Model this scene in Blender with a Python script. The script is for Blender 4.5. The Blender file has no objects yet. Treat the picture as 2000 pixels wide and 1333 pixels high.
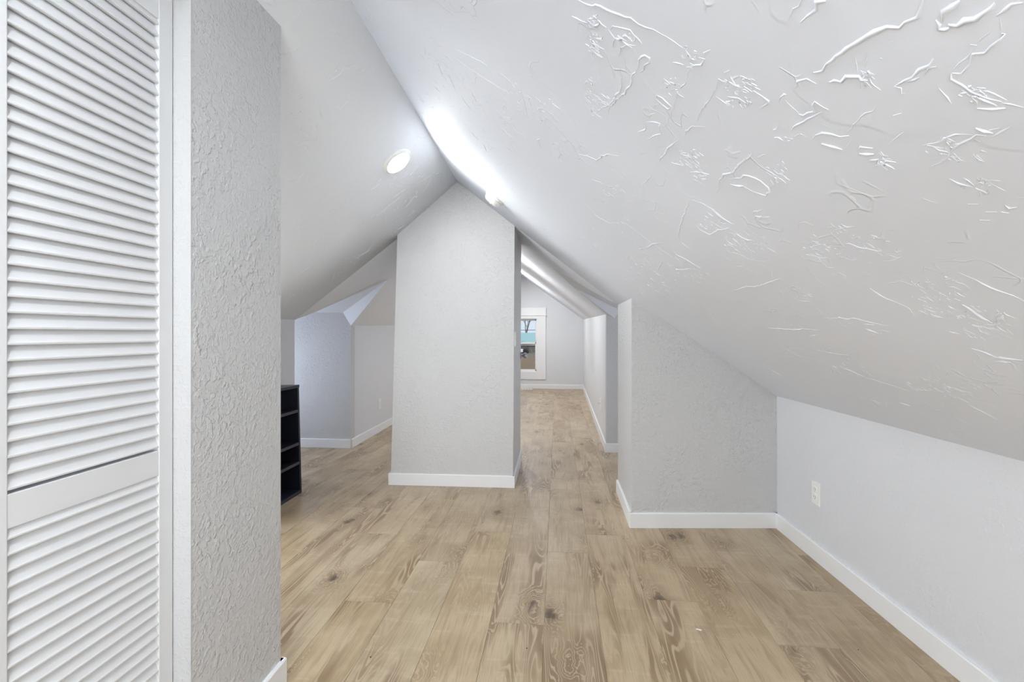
import bpy, bmesh, math, random
import numpy as np
from mathutils import Vector, Matrix

random.seed(7)
sc = bpy.context.scene
col = sc.collection

# ------------------------------------------------------------------ camera
cd = bpy.data.cameras.new('camera')
cam = bpy.data.objects.new('camera', cd)
col.objects.link(cam)
cam.location = (0, 0, 1.15)
cam.rotation_euler = (math.radians(90), 0, math.radians(5.65))
cd.sensor_width = 36.0
cd.lens = 16.0
cd.shift_y = -0.007
cd.clip_start = 0.02
cd.clip_end = 500
sc.camera = cam

# ------------------------------------------------------------------ world, exposure
w = bpy.data.worlds.new('world')
sc.world = w
w.use_nodes = True
wn = w.node_tree
bg = wn.nodes['Background']
tc_ = wn.nodes.new('ShaderNodeTexCoord')
sp_ = wn.nodes.new('ShaderNodeSeparateXYZ')
rp_ = wn.nodes.new('ShaderNodeValToRGB')
rp_.color_ramp.elements[0].position = 0.0
rp_.color_ramp.elements[0].color = (0.66, 0.78, 0.90, 1)
rp_.color_ramp.elements[1].position = 0.7
rp_.color_ramp.elements[1].color = (0.38, 0.55, 0.82, 1)
wn.links.new(tc_.outputs['Generated'], sp_.inputs[0])
wn.links.new(sp_.outputs['Z'], rp_.inputs[0])
wn.links.new(rp_.outputs[0], bg.inputs[0])
bg.inputs[1].default_value = 0.55

sun = bpy.data.lights.new('sun', 'SUN')
sun.energy = 1.6
sun.angle = math.radians(8)
sun.color = (1.0, 0.95, 0.88)
so = bpy.data.objects.new('sun', sun)
col.objects.link(so)
so.location = (0, -10, 30)
so.rotation_euler = (math.radians(28), 0, 0)

sc.view_settings.view_transform = 'Standard'
sc.view_settings.look = 'None'
sc.view_settings.gamma = 1.0
sc.view_settings.use_curve_mapping = False
sc.view_settings.exposure = 0.97
sc.cycles.max_bounces = 7
sc.cycles.diffuse_bounces = 6
sc.cycles.glossy_bounces = 2
sc.cycles.use_adaptive_sampling = True
sc.cycles.adaptive_threshold = 0.05
sc.cycles.adaptive_min_samples = 12
sc.cycles.caustics_reflective = False
sc.cycles.caustics_refractive = False
sc.cycles.use_denoising = True
sc.cycles.sample_clamp_indirect = 12.0


def area(name, loc, target, sx, sy, power, color):
    l = bpy.data.lights.new(name, 'AREA')
    l.shape = 'RECTANGLE'
    l.size = sx
    l.size_y = sy
    l.energy = power
    l.color = color
    o = bpy.data.objects.new(name, l)
    col.objects.link(o)
    o.location = loc
    d = Vector(target) - Vector(loc)
    o.rotation_euler = d.to_track_quat('-Z', 'Y').to_euler()
    return o


# daylight of the two dormer windows, and fill through two added unseen windows
area('fill_back', (0.05, -1.34, 1.02), (0.05, 3, 1.02), 1.10, 1.10, 16, (0.93, 0.97, 1.0))  # fill light added behind the camera
area('daylight_left', (-3.28, 3.92, 0.82), (0, 3.92, 0.80), 0.66, 0.75, 6, (0.74, 0.82, 1.0))
area('fill_bay', (-2.16, 1.98, 0.72), (0, 1.98, 0.80), 0.60, 0.62, 11.5, (0.93, 0.97, 1.0))  # fill light added to brighten the surfaces that face left
area('daylight_right', (2.24, 3.92, 0.82), (-1, 3.92, 0.80), 0.66, 0.75, 6, (0.74, 0.82, 1.0))
LAMP = 92.0      # emission of the ceiling discs


# ------------------------------------------------------------------ materials
class NT:
    def __init__(self, name):
        self.m = bpy.data.materials.new(name)
        self.m.use_nodes = True
        self.t = self.m.node_tree
        self.b = self.t.nodes['Principled BSDF']
        self.out = self.t.nodes['Material Output']

    def n(self, typ, **kw):
        nd = self.t.nodes.new(typ)
        for k, v in kw.items():
            setattr(nd, k, v)
        return nd

    def l(self, a, b):
        self.t.links.new(a, b)

    def val(self, v, sock):
        if isinstance(v, (int, float)):
            sock.default_value = v
        elif isinstance(v, (tuple, list)):
            sock.default_value = v
        else:
            self.l(v, sock)

    def math(self, op, a, b=0.0, c=None):
        nd = self.n('ShaderNodeMath', operation=op)
        self.val(a, nd.inputs[0])
        self.val(b, nd.inputs[1])
        if c is not None:
            self.val(c, nd.inputs[2])
        return nd.outputs[0]

    def ramp(self, v, a, b, lo=0.0, hi=1.0):
        nd = self.n('ShaderNodeMapRange', interpolation_type='SMOOTHSTEP')
        self.val(v, nd.inputs[0])
        self.val(a, nd.inputs[1])
        self.val(b, nd.inputs[2])
        self.val(lo, nd.inputs[3])
        self.val(hi, nd.inputs[4])
        return nd.outputs[0]

    def coords(self, scale=(1, 1, 1), offset=None):
        tc = self.n('ShaderNodeTexCoord')
        mp = self.n('ShaderNodeMapping')
        mp.inputs['Scale'].default_value = scale
        if offset is not None:
            self.l(offset, mp.inputs['Location'])
        self.l(tc.outputs['Object'], mp.inputs[0])
        return mp.outputs[0]

    def noise(self, vec, scale, detail=2.0, rough=0.5, dist=0.0):
        nd = self.n('ShaderNodeTexNoise')
        self.l(vec, nd.inputs['Vector'])
        nd.inputs['Scale'].default_value = scale
        nd.inputs['Detail'].default_value = detail
        nd.inputs['Roughness'].default_value = rough
        nd.inputs['Distortion'].default_value = dist
        return nd.outputs[0]

    def mix(self, f, a, b, blend='MIX'):
        nd = self.n('ShaderNodeMix', data_type='RGBA', blend_type=blend)
        self.val(f, nd.inputs[0])
        self.val(a, nd.inputs[6])
        self.val(b, nd.inputs[7])
        return nd.outputs[2]

    def bump(self, h, strength=1.0, dist=0.01):
        nd = self.n('ShaderNodeBump')
        nd.inputs['Strength'].default_value = strength
        nd.inputs['Distance'].default_value = dist
        self.l(h, nd.inputs['Height'])
        self.l(nd.outputs[0], self.b.inputs['Normal'])


def plain(name, rgb, rough=0.5, metal=0.0, spec=0.5, var=0.03, scale=30.0):
    t = NT(name)
    c = t.coords()
    f = t.noise(c, scale, 3)
    a = (rgb[0], rgb[1], rgb[2], 1)
    b = tuple(max(0, x * (1 - var * 2)) for x in rgb) + (1,)
    t.l(t.mix(f, a, b), t.b.inputs['Base Color'])
    t.b.inputs['Roughness'].default_value = rough
    t.b.inputs['Metallic'].default_value = metal
    t.b.inputs['Specular IOR Level'].default_value = spec
    return t.m


def wall_paint(name, rgb, amount=1.0, fine=False):
    t = NT(name)
    c = t.coords()
    big = t.noise(c, 1.3, 1)
    t.l(t.mix(big, rgb + (1,), tuple(x * 0.965 for x in rgb) + (1,)), t.b.inputs['Base Color'])
    t.b.inputs['Roughness'].default_value = 0.42
    t.b.inputs['Specular IOR Level'].default_value = 0.35
    # knock-down spatter: small flattened blobs, denser in some areas than in others
    n1 = t.noise(c, 100.0, 1.5, 0.6)
    n2 = t.noise(c, 46.0, 1.5, 0.6)
    cover = t.noise(c, 5.0, 0)
    b1 = t.ramp(n1, 0.50, 0.64)
    b2 = t.ramp(n2, 0.54, 0.62)
    h = t.math('ADD', t.math('MULTIPLY', b1, 0.55), t.math('MULTIPLY', b2, t.ramp(cover, 0.40, 0.6, 0.2, 1.0)))
    t.bump(h, 0.55 * amount, 0.0035)
    return t.m


def ceiling_paint(name, rgb, kx, ky):
    """skip-trowel plaster: wandering ridges, low plates and clusters of fine fragments"""
    t = NT(name)
    c = t.coords((kx, ky, 1.0))
    big = t.noise(c, 0.9, 1)
    t.l(t.mix(big, rgb + (1,), tuple(x * 0.97 for x in rgb) + (1,)), t.b.inputs['Base Color'])
    t.b.inputs['Roughness'].default_value = 0.68
    t.b.inputs['Specular IOR Level'].default_value = 0.15
    def warped(cc, amt, sc_):
        nz = t.n('ShaderNodeTexNoise')
        t.l(cc, nz.inputs['Vector'])
        nz.inputs['Scale'].default_value = sc_
        nz.inputs['Detail'].default_value = 3.0
        nz.inputs['Roughness'].default_value = 0.6
        sb = t.n('ShaderNodeVectorMath', operation='SUBTRACT')
        t.l(nz.outputs['Color'], sb.inputs[0])
        sb.inputs[1].default_value = (0.5, 0.5, 0.5)
        sc2 = t.n('ShaderNodeVectorMath', operation='SCALE')
        t.l(sb.outputs[0], sc2.inputs[0])
        sc2.inputs['Scale'].default_value = amt
        ad = t.n('ShaderNodeVectorMath', operation='ADD')
        t.l(cc, ad.inputs[0])
        t.l(sc2.outputs[0], ad.inputs[1])
        return ad.outputs[0]

    def edges(vec, sc_, wd):
        vo = t.n('ShaderNodeTexVoronoi')
        vo.feature = 'DISTANCE_TO_EDGE'
        t.l(vec, vo.inputs['Vector'])
        vo.inputs['Scale'].default_value = sc_
        return t.ramp(vo.outputs['Distance'], 0.0, wd, 1.0, 0.0), vo

    w1 = warped(c, 0.55, 3.0)
    line1, _ = edges(w1, 2.6, 0.007)
    m1 = t.ramp(t.noise(c, 7.0, 1.0), 0.56, 0.62)
    w2 = w1
    line2, _ = edges(w2, 13.0, 0.050)
    m2 = t.ramp(t.noise(c, 5.2, 3.0, 0.7), 0.56, 0.62)
    # very low plates, one trowel pass over another
    pl = t.noise(w1, 1.9, 0.0)
    plate = t.ramp(pl, 0.495, 0.505)
    n3 = t.noise(c, 60.0, 0.0)
    h = t.math('MULTIPLY', t.math('MULTIPLY', line1, m1), 0.35)
    h = t.math('ADD', h, t.math('MULTIPLY', plate, 0.22))
    h = t.math('ADD', h, t.math('MULTIPLY', t.math('MULTIPLY', line2, m2), 0.60))
    h = t.math('ADD', h, t.math('MULTIPLY', n3, 0.05))
    t.bump(h, 0.6, 0.003)
    return t.m


def plank_material():
    t = NT('oak_plank')
    oi = t.n('ShaderNodeObjectInfo')
    rnd = oi.outputs['Random']
    cb = t.n('ShaderNodeCombineXYZ')
    t.l(t.math('MULTIPLY', rnd, 37.0), cb.inputs[0])
    t.l(t.math('MULTIPLY', rnd, 91.0), cb.inputs[1])
    t.l(t.math('MULTIPLY', rnd, 53.0), cb.inputs[2])
    off = cb.outputs[0]
    c = t.coords((1, 1, 1), off)
    cs = t.coords((1.0, 0.105, 1.0), off)
    # knots
    vo = t.n('ShaderNodeTexVoronoi')
    vo.feature = 'F1'
    kv = t.n('ShaderNodeVectorMath', operation='ADD')
    t.l(t.coords((1.0, 0.55, 1.0), off), kv.inputs[0])
    kn_ = t.n('ShaderNodeTexNoise')
    t.l(c, kn_.inputs['Vector'])
    kn_.inputs['Scale'].default_value = 22.0
    kn_.inputs['Detail'].default_value = 3.0
    ks = t.n('ShaderNodeVectorMath', operation='SCALE')
    t.l(kn_.outputs['Color'], ks.inputs[0])
    ks.inputs['Scale'].default_value = 0.05
    t.l(ks.outputs[0], kv.inputs[1])
    t.l(kv.outputs[0], vo.inputs['Vector'])
    vo.inputs['Scale'].default_value = 4.6
    vo.inputs['Randomness'].default_value = 1.0
    kd = vo.outputs['Distance']
    knot = t.ramp(kd, 0.03, 0.15, 1.0, 0.0)
    halo = t.ramp(kd, 0.06, 0.42, 1.0, 0.0)
    # cathedral field
    nf = t.noise(cs, 7.0, 2.5, 0.45, 0.3)
    field = t.math('ADD', nf, t.math('MULTIPLY', halo, 0.17))
    ph = t.math('MULTIPLY', field, 185.0)
    ring = t.math('SINE', ph)
    lines = t.ramp(ring, 0.20, 1.0)
    # flame zones: browner wood between the pale lines
    zone = t.ramp(t.noise(t.coords((1.0, 0.17, 1.0), off), 9.0, 2.5, 0.5, 0.4), 0.46, 0.61)
    zone = t.math('MULTIPLY', zone, t.ramp(t.noise(t.coords((0.6, 0.5, 1.0), off), 3.0, 1.0), 0.38, 0.52, 0.20, 1.0))
    zone = t.math('MAXIMUM', zone, t.math('MULTIPLY', halo, 0.8))
    # fine pores
    pores = t.noise(t.coords((1.0, 0.035, 1.0), off), 260.0, 3.0, 0.6)
    streak = t.noise(t.coords((1.0, 0.07, 1.0), off), 34.0, 4.0, 0.6)
    cross = t.noise(t.coords((0.16, 1.0, 1.0), off), 26.0, 3.0, 0.6)
    cloud = t.noise(c, 4.0, 3.0, 0.5)
    light = (0.360, 0.272, 0.165, 1)
    light2 = (0.455, 0.358, 0.236, 1)
    brown = (0.205, 0.130, 0.066, 1)
    base = t.mix(t.ramp(cloud, 0.35, 0.65), light, light2)
    base = t.mix(t.math('MULTIPLY', t.ramp(cross, 0.56, 0.70), 0.20), base, (0.63, 0.53, 0.40, 1))
    base = t.mix(t.math('MULTIPLY', t.ramp(streak, 0.48, 0.66), 0.50), base, (0.290, 0.205, 0.120, 1))
    base = t.mix(t.math('MULTIPLY', zone, 0.80), base, brown)
    base = t.mix(t.math('MULTIPLY', t.math('MULTIPLY', lines, t.math('ADD', t.math('MULTIPLY', zone, 0.72), 0.22)), 0.62),
                 base, (0.600, 0.485, 0.340, 1))
    base = t.mix(t.math('MULTIPLY', t.ramp(pores, 0.50, 0.72), 0.38), base, (0.25, 0.175, 0.105, 1))
    base = t.mix(t.math('MULTIPLY', knot, 0.88), base, (0.085, 0.058, 0.036, 1))
    # tone of the whole plank
    tone = t.n('ShaderNodeHueSaturation')
    t.l(base, tone.inputs['Color'])
    t.l(t.math('ADD', t.math('MULTIPLY', t.math('FRACT', t.math('MULTIPLY', rnd, 7.31)), 0.10), 1.0), tone.inputs['Value'])
    t.l(t.math('ADD', t.math('MULTIPLY', t.math('FRACT', t.math('MULTIPLY', rnd, 13.7)), 0.10), 0.95), tone.inputs['Saturation'])
    t.l(tone.outputs[0], t.b.inputs['Base Color'])
    t.l(t.ramp(pores, 0.3, 0.8, 0.30, 0.42), t.b.inputs['Roughness'])
    t.b.inputs['Specular IOR Level'].default_value = 0.65
    t.bump(t.math('ADD', t.math('MULTIPLY', pores, 0.5), t.math('MULTIPLY', lines, 0.3)), 0.25, 0.0006)
    return t.m


def glass_mat():
    t = NT('window_glass')
    tr = t.n('ShaderNodeBsdfTransparent')
    gl = t.n('ShaderNodeBsdfGlossy')
    gl.inputs['Roughness'].default_value = 0.02
    fr = t.n('ShaderNodeFresnel')
    fr.inputs['IOR'].default_value = 1.45
    mx = t.n('ShaderNodeMixShader')
    t.l(fr.outputs[0], mx.inputs[0])
    t.l(tr.outputs[0], mx.inputs[1])
    t.l(gl.outputs[0], mx.inputs[2])
    t.l(mx.outputs[0], t.out.inputs[0])
    return t.m


def emit_mat(name, rgb, s):
    t = NT(name)
    t.b.inputs['Base Color'].default_value = (0.9, 0.9, 0.9, 1)
    t.b.inputs['Emission Color'].default_value = rgb + (1,)
    t.b.inputs['Emission Strength'].default_value = s
    return t.m


M = {}
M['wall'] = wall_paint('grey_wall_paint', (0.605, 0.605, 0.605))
M['wall_soft_lit'] = wall_paint('grey_wall_paint_soft_lit', (0.700, 0.712, 0.738), 0.45)  # lighter, bluer copy of the grey paint, standing in for missing light
M['jamb'] = wall_paint('white_jamb_paint', (0.56, 0.56, 0.56), 0.40)
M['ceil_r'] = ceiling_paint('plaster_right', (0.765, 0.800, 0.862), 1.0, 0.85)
M['ceil_l'] = ceiling_paint('plaster_left_lit', (0.835, 0.862, 0.895), 1.15, 0.9)  # lighter than the right plaster, making up in colour for missing light
M['ridge'] = plain('plaster_stroke', (0.735, 0.738, 0.730), 0.34, var=0.01)
M['trim'] = plain('white_trim_paint', (0.82, 0.83, 0.835), 0.32, var=0.01, scale=8)
M['door'] = plain('white_door_paint', (0.70, 0.705, 0.71), 0.36, var=0.012, scale=9)
M['plank'] = plank_material()
M['sub'] = plain('subfloor', (0.10, 0.075, 0.05), 0.8)
M['vinyl'] = plain('white_vinyl', (0.86, 0.87, 0.87), 0.30, var=0.01)
M['glass'] = glass_mat()
M['plastic'] = plain('white_plastic', (0.84, 0.84, 0.82), 0.28, var=0.01)
M['slot'] = plain('dark_slot', (0.03, 0.03, 0.03), 0.5)
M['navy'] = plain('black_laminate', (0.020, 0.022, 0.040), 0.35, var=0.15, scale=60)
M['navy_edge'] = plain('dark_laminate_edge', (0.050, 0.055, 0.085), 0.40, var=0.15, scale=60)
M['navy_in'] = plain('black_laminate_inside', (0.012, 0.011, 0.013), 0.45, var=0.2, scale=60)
M['steel'] = plain('brushed_nickel', (0.42, 0.43, 0.46), 0.30, metal=0.8)
M['lamp'] = emit_mat('lamp_diffuser_glow', (0.955, 0.982, 1.0), LAMP)
M['lamp_fill'] = emit_mat('lamp_fill_glow', (0.935, 0.972, 1.0), LAMP * 1.5)  # glow of the unseen lamps added to brighten the near room
M['lamp_far'] = emit_mat('lamp_diffuser_glow_far', (0.97, 0.985, 1.0), LAMP * 2.9)


# ------------------------------------------------------------------ mesh helpers
def mesh_obj(name, verts, faces, mat, parent=None, smooth=False, fix=True):
    me = bpy.data.meshes.new(name)
    me.from_pydata([tuple(v) for v in verts], [], faces)
    if fix:
        bm = bmesh.new()
        bm.from_mesh(me)
        bmesh.ops.recalc_face_normals(bm, faces=bm.faces)
        bm.to_mesh(me)
        bm.free()
    if smooth:
        me.polygons.foreach_set('use_smooth', [True] * len(me.polygons))
    me.materials.append(mat)
    o = bpy.data.objects.new(name, me)
    col.objects.link(o)
    if parent:
        o.parent = parent
    return o


def bm_obj(name, bm, mat, parent=None, smooth=False):
    bmesh.ops.recalc_face_normals(bm, faces=bm.faces)
    me = bpy.data.meshes.new(name)
    bm.to_mesh(me)
    bm.free()
    if smooth:
        me.polygons.foreach_set('use_smooth', [True] * len(me.polygons))
    me.materials.append(mat)
    o = bpy.data.objects.new(name, me)
    col.objects.link(o)
    if parent:
        o.parent = parent
    return o


def tag(o, label=None, cat=None, group=None, kind=None):
    if label:
        o['label'] = label
    if cat:
        o['category'] = cat
    if group:
        o['group'] = group
    if kind:
        o['kind'] = kind
    return o


def empty(name, loc, label, cat, rot=None, group=None, kind=None):
    o = bpy.data.objects.new(name, None)
    o.empty_display_size = 0.1
    col.objects.link(o)
    o.location = loc
    if rot is not None:
        o.rotation_euler = rot
    return tag(o, label, cat, group, kind)


def add_box(bm, lo, hi, bevel=0.0, seg=2):
    lo = Vector(lo)
    hi = Vector(hi)
    r = bmesh.ops.create_cube(bm, size=1.0)
    vs = r['verts']
    for v in vs:
        v.co = Vector(((v.co[i] + 0.5) * (hi[i] - lo[i]) + lo[i] for i in range(3)))
    if bevel > 0:
        es = list({e for v in vs for e in v.link_edges})
        bmesh.ops.bevel(bm, geom=es, offset=bevel, segments=seg, affect='EDGES', profile=0.5)


def box(name, lo, hi, mat, parent=None, bevel=0.0, seg=2):
    bm = bmesh.new()
    add_box(bm, lo, hi, bevel, seg)
    return bm_obj(name, bm, mat, parent)


def prism(name, front, off, mat, parent=None):
    """planar polygon `front` (3-D points) thickened by the vector `off`"""
    n = len(front)
    off = Vector(off)
    v = [Vector(p) for p in front] + [Vector(p) + off for p in front]
    f = [list(range(n)), list(range(2 * n - 1, n - 1, -1))]
    for i in range(n):
        j = (i + 1) % n
        f.append([i, j, n + j, n + i])
    return mesh_obj(name, v, f, mat, parent)


def lathe(bm, prof, seg=32, mtx=None):
    """prof: list of (r, z); revolve about z"""
    rings = []
    for r, z in prof:
        if r < 1e-6:
            rings.append([bm.verts.new((0, 0, z))])
        else:
            rings.append([bm.verts.new((r * math.cos(2 * math.pi * k / seg), r * math.sin(2 * math.pi * k / seg), z)) for k in range(seg)])
    for a, b in zip(rings[:-1], rings[1:]):
        for k in range(seg):
            k2 = (k + 1) % seg
            if len(a) == 1 and len(b) == 1:
                continue
            if len(a) == 1:
                bm.faces.new([a[0], b[k], b[k2]])
            elif len(b) == 1:
                bm.faces.new([a[k], b[0], a[k2]])
            else:
                bm.faces.new([a[k], b[k], b[k2], a[k2]])
    if mtx is not None:
        bmesh.ops.transform(bm, matrix=mtx, verts=bm.verts)


# ------------------------------------------------------------------ room geometry
def ridge_x(y):
    if y < 3.38:
        return -0.706 + (y - 1.5) * (-0.044 / 1.88)
    return -0.75


def lerp(a, b, t):
    return a + (b - a) * t


def knee_rx(y):
    return 1.300 + (2.85 - y) * 0.032


def zr(x, y):
    """underside of the right slope (near part)"""
    rx = ridge_x(y)
    if x <= 0.44:
        return lerp(2.30, 1.362, (x - rx) / (0.44 - rx))
    return lerp(1.362, 0.78, (x - 0.44) / (knee_rx(y) - 0.44))


def zl(x, y):
    rx = ridge_x(y)
    if x >= -1.212:
        return lerp(2.30, 1.905, (x - rx) / (-1.212 - rx))
    return lerp(1.905, 1.262, (x + 1.212) / (-2.07 + 1.212))


def slope_sheet(name, rows, mat, thick=0.07, smooth=True):
    """rows: list of rows of points of equal length -> sheet thickened upwards"""
    nr, nc = len(rows), len(rows[0])
    v = [p for r in rows for p in r]
    top = [(p[0], p[1], p[2] + thick) for p in v]
    n = len(v)
    f = []
    for i in range(nr - 1):
        for j in range(nc - 1):
            a = i * nc + j
            f.append([a, a + 1, a + nc + 1, a + nc])
            f.append([n + a, n + a + nc, n + a + nc + 1, n + a + 1])
    for i in range(nr - 1):
        a, b = i * nc, (i + 1) * nc
        f.append([a, b, n + b, n + a])
        a, b = i * nc + nc - 1, (i + 1) * nc + nc - 1
        f.append([a, n + a, n + b, b])
    for j in range(nc - 1):
        f.append([j, n + j, n + j + 1, j + 1])
        a = (nr - 1) * nc + j
        f.append([a, a + 1, n + a + 1, n + a])
    o = mesh_obj(name, v + top, f, mat)
    if smooth:
        nf = len(o.data.polygons)
        up = [abs(p.normal.z) > 0.3 for p in o.data.polygons]
        o.data.polygons.foreach_set('use_smooth', up)
    return o


YB = -1.30      # back of the room
YF = 9.56       # far wall

# --- right slope, near part
ys = [YB, -0.4, 0.4, 1.0, 1.6, 2.2, 2.8, 3.38]
rows = []
for y in ys:
    xs = [ridge_x(y)] + [lerp(ridge_x(y), 0.2, t) for t in (0.33, 0.66, 1.0)] + [0.34, 0.44, 0.54, 0.68] + \
         [lerp(0.68, knee_rx(y), t) for t in (0.5, 1.0)] + [knee_rx(y) + 0.09]
    rows.append([(x, y, zr(x, y) if x <= knee_rx(y) else zr(knee_rx(y), y) - 0.06) for x in xs])
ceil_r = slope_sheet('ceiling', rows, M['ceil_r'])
tag(ceil_r, 'right ceiling slope in white skip-trowel plaster above the near right wall', 'ceiling', kind='structure')

# --- left slope, near part
rows = []
for y in [YB, -0.4, 0.4, 1.0, 1.6, 2.2, 2.8, 3.43]:
    xs = [-2.16, -2.07, -1.8, -1.5, -1.32, -1.212, -1.1, -0.9, ridge_x(y)]
    rows.append([(x, y, zl(max(x, -2.07), y) if x >= -2.07 else 1.20) for x in xs])
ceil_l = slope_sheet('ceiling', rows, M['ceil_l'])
tag(ceil_l, 'left ceiling slope in white plaster that carries the round lit lamp', 'ceiling', kind='structure')


def poly_sheet(name, polys, mat, label, up=(0, 0, 0.07)):
    """several polygons sharing edges; thickened upward"""
    bm = bmesh.new()
    up = Vector(up)
    cache = {}

    def vert(p):
        k = tuple(round(a, 5) for a in p)
        if k not in cache:
            cache[k] = bm.verts.new(k)
        return cache[k]
    fs = []
    for poly in polys:
        fs.append(bm.faces.new([vert(p) for p in poly]))
    bmesh.ops.recalc_face_normals(bm, faces=bm.faces)
    r = bmesh.ops.extrude_face_region(bm, geom=list(bm.faces), use_keep_orig=True)
    for g in r['geom']:
        if isinstance(g, bmesh.types.BMVert):
            g.co += up
    return tag(bm_obj(name, bm, mat), label, 'ceiling', kind='structure')


# --- right slope, beyond the pillar front, with the dormer cut into it
A = (-0.75, 3.38, 2.30)
EY = 2.30
R1 = (0.45, 3.38, 1.354)
R2 = (0.259, 3.684, 1.503)
R3 = (-0.041, 4.08, 1.742)
R4 = (0.153, 4.30, 1.587)
R5 = (0.4755, 4.49, 1.340)
R6 = (0.545, YF + 0.02, 1.448)
RM = (-0.75, 4.08, 2.30)
RN = (-0.75, 4.49, 2.30)
RF = (-0.80, YF + 0.02, 2.41)
R5o = (0.57, 4.52, 1.27)
R6o = (0.64, YF + 0.02, 1.38)
poly_sheet('ceiling', [[A, R1, R2], [A, R2, RM], [R2, R3, RM], [RM, R3, RN], [R3, R4, RN], [R4, R5, RN],
                       [RN, R5, R6, RF], [(0.4757, 4.52, 1.3406), R5o, R6o, R6]], M['ceil_r'],
           'right ceiling slope of the far room, beyond the pillar')
# --- left slope beyond
L0 = (-2.07, 3.43, 1.262)
LA = (-1.212, 3.43, 1.905)
L1 = (-1.983, 3.56, 1.326)
L2 = (-1.585, 3.98, 1.640)
L3 = (-1.567, 4.10, 1.654)
L4 = (-2.066, 4.40, 1.232)
L5 = (-2.16, YF + 0.02, 1.33)
LB = (-1.212, 3.98, 1.915)
LC = (-1.212, 4.40, 1.920)
LD = (-1.212, YF + 0.02, 2.06)
AM = (-0.75, 3.43, 2.30)
RM2 = (-0.75, 3.98, 2.30)
RN2 = (-0.75, 4.40, 2.30)
L4o = (-2.16, 4.43, 1.17)
L5o = (-2.25, YF + 0.02, 1.26)
poly_sheet('ceiling', [[L0, LA, L1], [L1, LA, LB, L2], [L2, LB, L3], [L3, LB, LC], [L3, LC, L4], [L4, LC, LD, L5],
                       [LA, AM, RM2, LB], [LB, RM2, RN2, LC], [LC, RN2, RF, LD], [(-2.0665, 4.43, 1.2326), L5, L5o, L4o]], M['ceil_l'],
           'left ceiling slope of the far room, behind the pillar')

# --- left dormer ceiling
XL = -3.25
zt = 1.366
C1 = (-2.148, 4.40, zt)
DLr = (XL - 0.1, 4.06, 1.66)
poly_sheet('ceiling', [[L3, L4, C1], [L3, C1, (XL - 0.1, 4.40, zt), DLr],
                       [L3, DLr, (XL - 0.1, 3.43, 1.30), L0], [L3, L0, L1], [L3, L1, L2]], M['wall_soft_lit'],
           'pale gabled ceiling of the left dormer')
# --- right dormer ceiling
XR = 2.20
P2 = (0.5535, 4.49, 1.299)
P3 = (0.608, 4.49, 1.379)
DRr = (XR + 0.1, 4.02, 1.74)
poly_sheet('ceiling', [[R3, R4, P3, DRr], [R4, R5, P2], [R4, P2, P3], [P3, (XR + 0.1, 4.49, 1.379), DRr],
                       [R3, DRr, (XR + 0.1, 3.38, 1.30), R1], [R3, R1, R2]], M['wall_soft_lit'],
           'pale gabled ceiling of the right dormer, beyond the stub wall')


# ------------------------------------------------------------------ walls
def wall(name, poly, off, label, mat=None):
    return tag(prism(name, poly, off, mat or M['wall']), label, 'wall', kind='structure')


T = 0.09
# near right knee wall
y0, y1 = YB, 2.85
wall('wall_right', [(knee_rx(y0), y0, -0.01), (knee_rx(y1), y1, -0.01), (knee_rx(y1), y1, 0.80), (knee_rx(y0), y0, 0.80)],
     (T, 0, 0), 'low light grey knee wall on the right with a white outlet', M['wall_soft_lit'])
# stub (chase) on the right
S0, S1 = (0.441, 2.762), (1.312, 2.846)
sx = 0.441
bm = bmesh.new()
prof = [(sx, 2.762, 3.372), (0.75, 2.79, 3.372), (1.312, 2.846, 3.372)]
vb, vt, bb, bt = [], [], [], []
for x, ya, yb in prof:
    vb.append(bm.verts.new((x, ya, -0.01)))
    vt.append(bm.verts.new((x, ya, zr(x, ya) + 0.012)))
    bb.append(bm.verts.new((x, yb, -0.01)))
    bt.append(bm.verts.new((x, yb, zr(x, yb) + 0.012)))
for i in range(2):
    bm.faces.new([vb[i], vb[i + 1], vt[i + 1], vt[i]])
    bm.faces.new([bb[i], bt[i], bt[i + 1], bb[i + 1]])
    bm.faces.new([vt[i], vt[i + 1], bt[i + 1], bt[i]])
    bm.faces.new([vb[i], bb[i], bb[i + 1], vb[i + 1]])
bm.faces.new([vb[0], vt[0], bt[0], bb[0]])
bm.faces.new([vb[2], bb[2], bt[2], vt[2]])
tag(bm_obj('wall_stub', bm, M['wall']), 'textured grey stub wall under the right slope, meeting the knee wall', 'wall', kind='structure')
# right dormer walls
wall('wall_dormer_near', [(1.29, 3.372, -0.01), (XR, 3.372, -0.01), (XR, 3.372, 1.31), (1.29, 3.372, 1.31)], (0, -T, 0),
     'near side wall of the right dormer behind the stub wall')
wall('wall_dormer_far', [(0.4755, 4.49, -0.01), (XR, 4.49, -0.01), (XR, 4.49, 1.385), P3, P2, R5], (0, T, 0),
     'blue-lit far side wall of the right dormer, just left of the stub wall')
# far right knee wall
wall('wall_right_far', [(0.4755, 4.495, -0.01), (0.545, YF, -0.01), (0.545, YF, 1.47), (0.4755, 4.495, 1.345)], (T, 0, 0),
     'light grey knee wall of the far room on the right', M['wall_soft_lit'])
# far wall with window opening
WX0, WX1, WZ0, WZ1 = -1.16, -0.405, 0.345, 1.485
FT = 0.14


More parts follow.
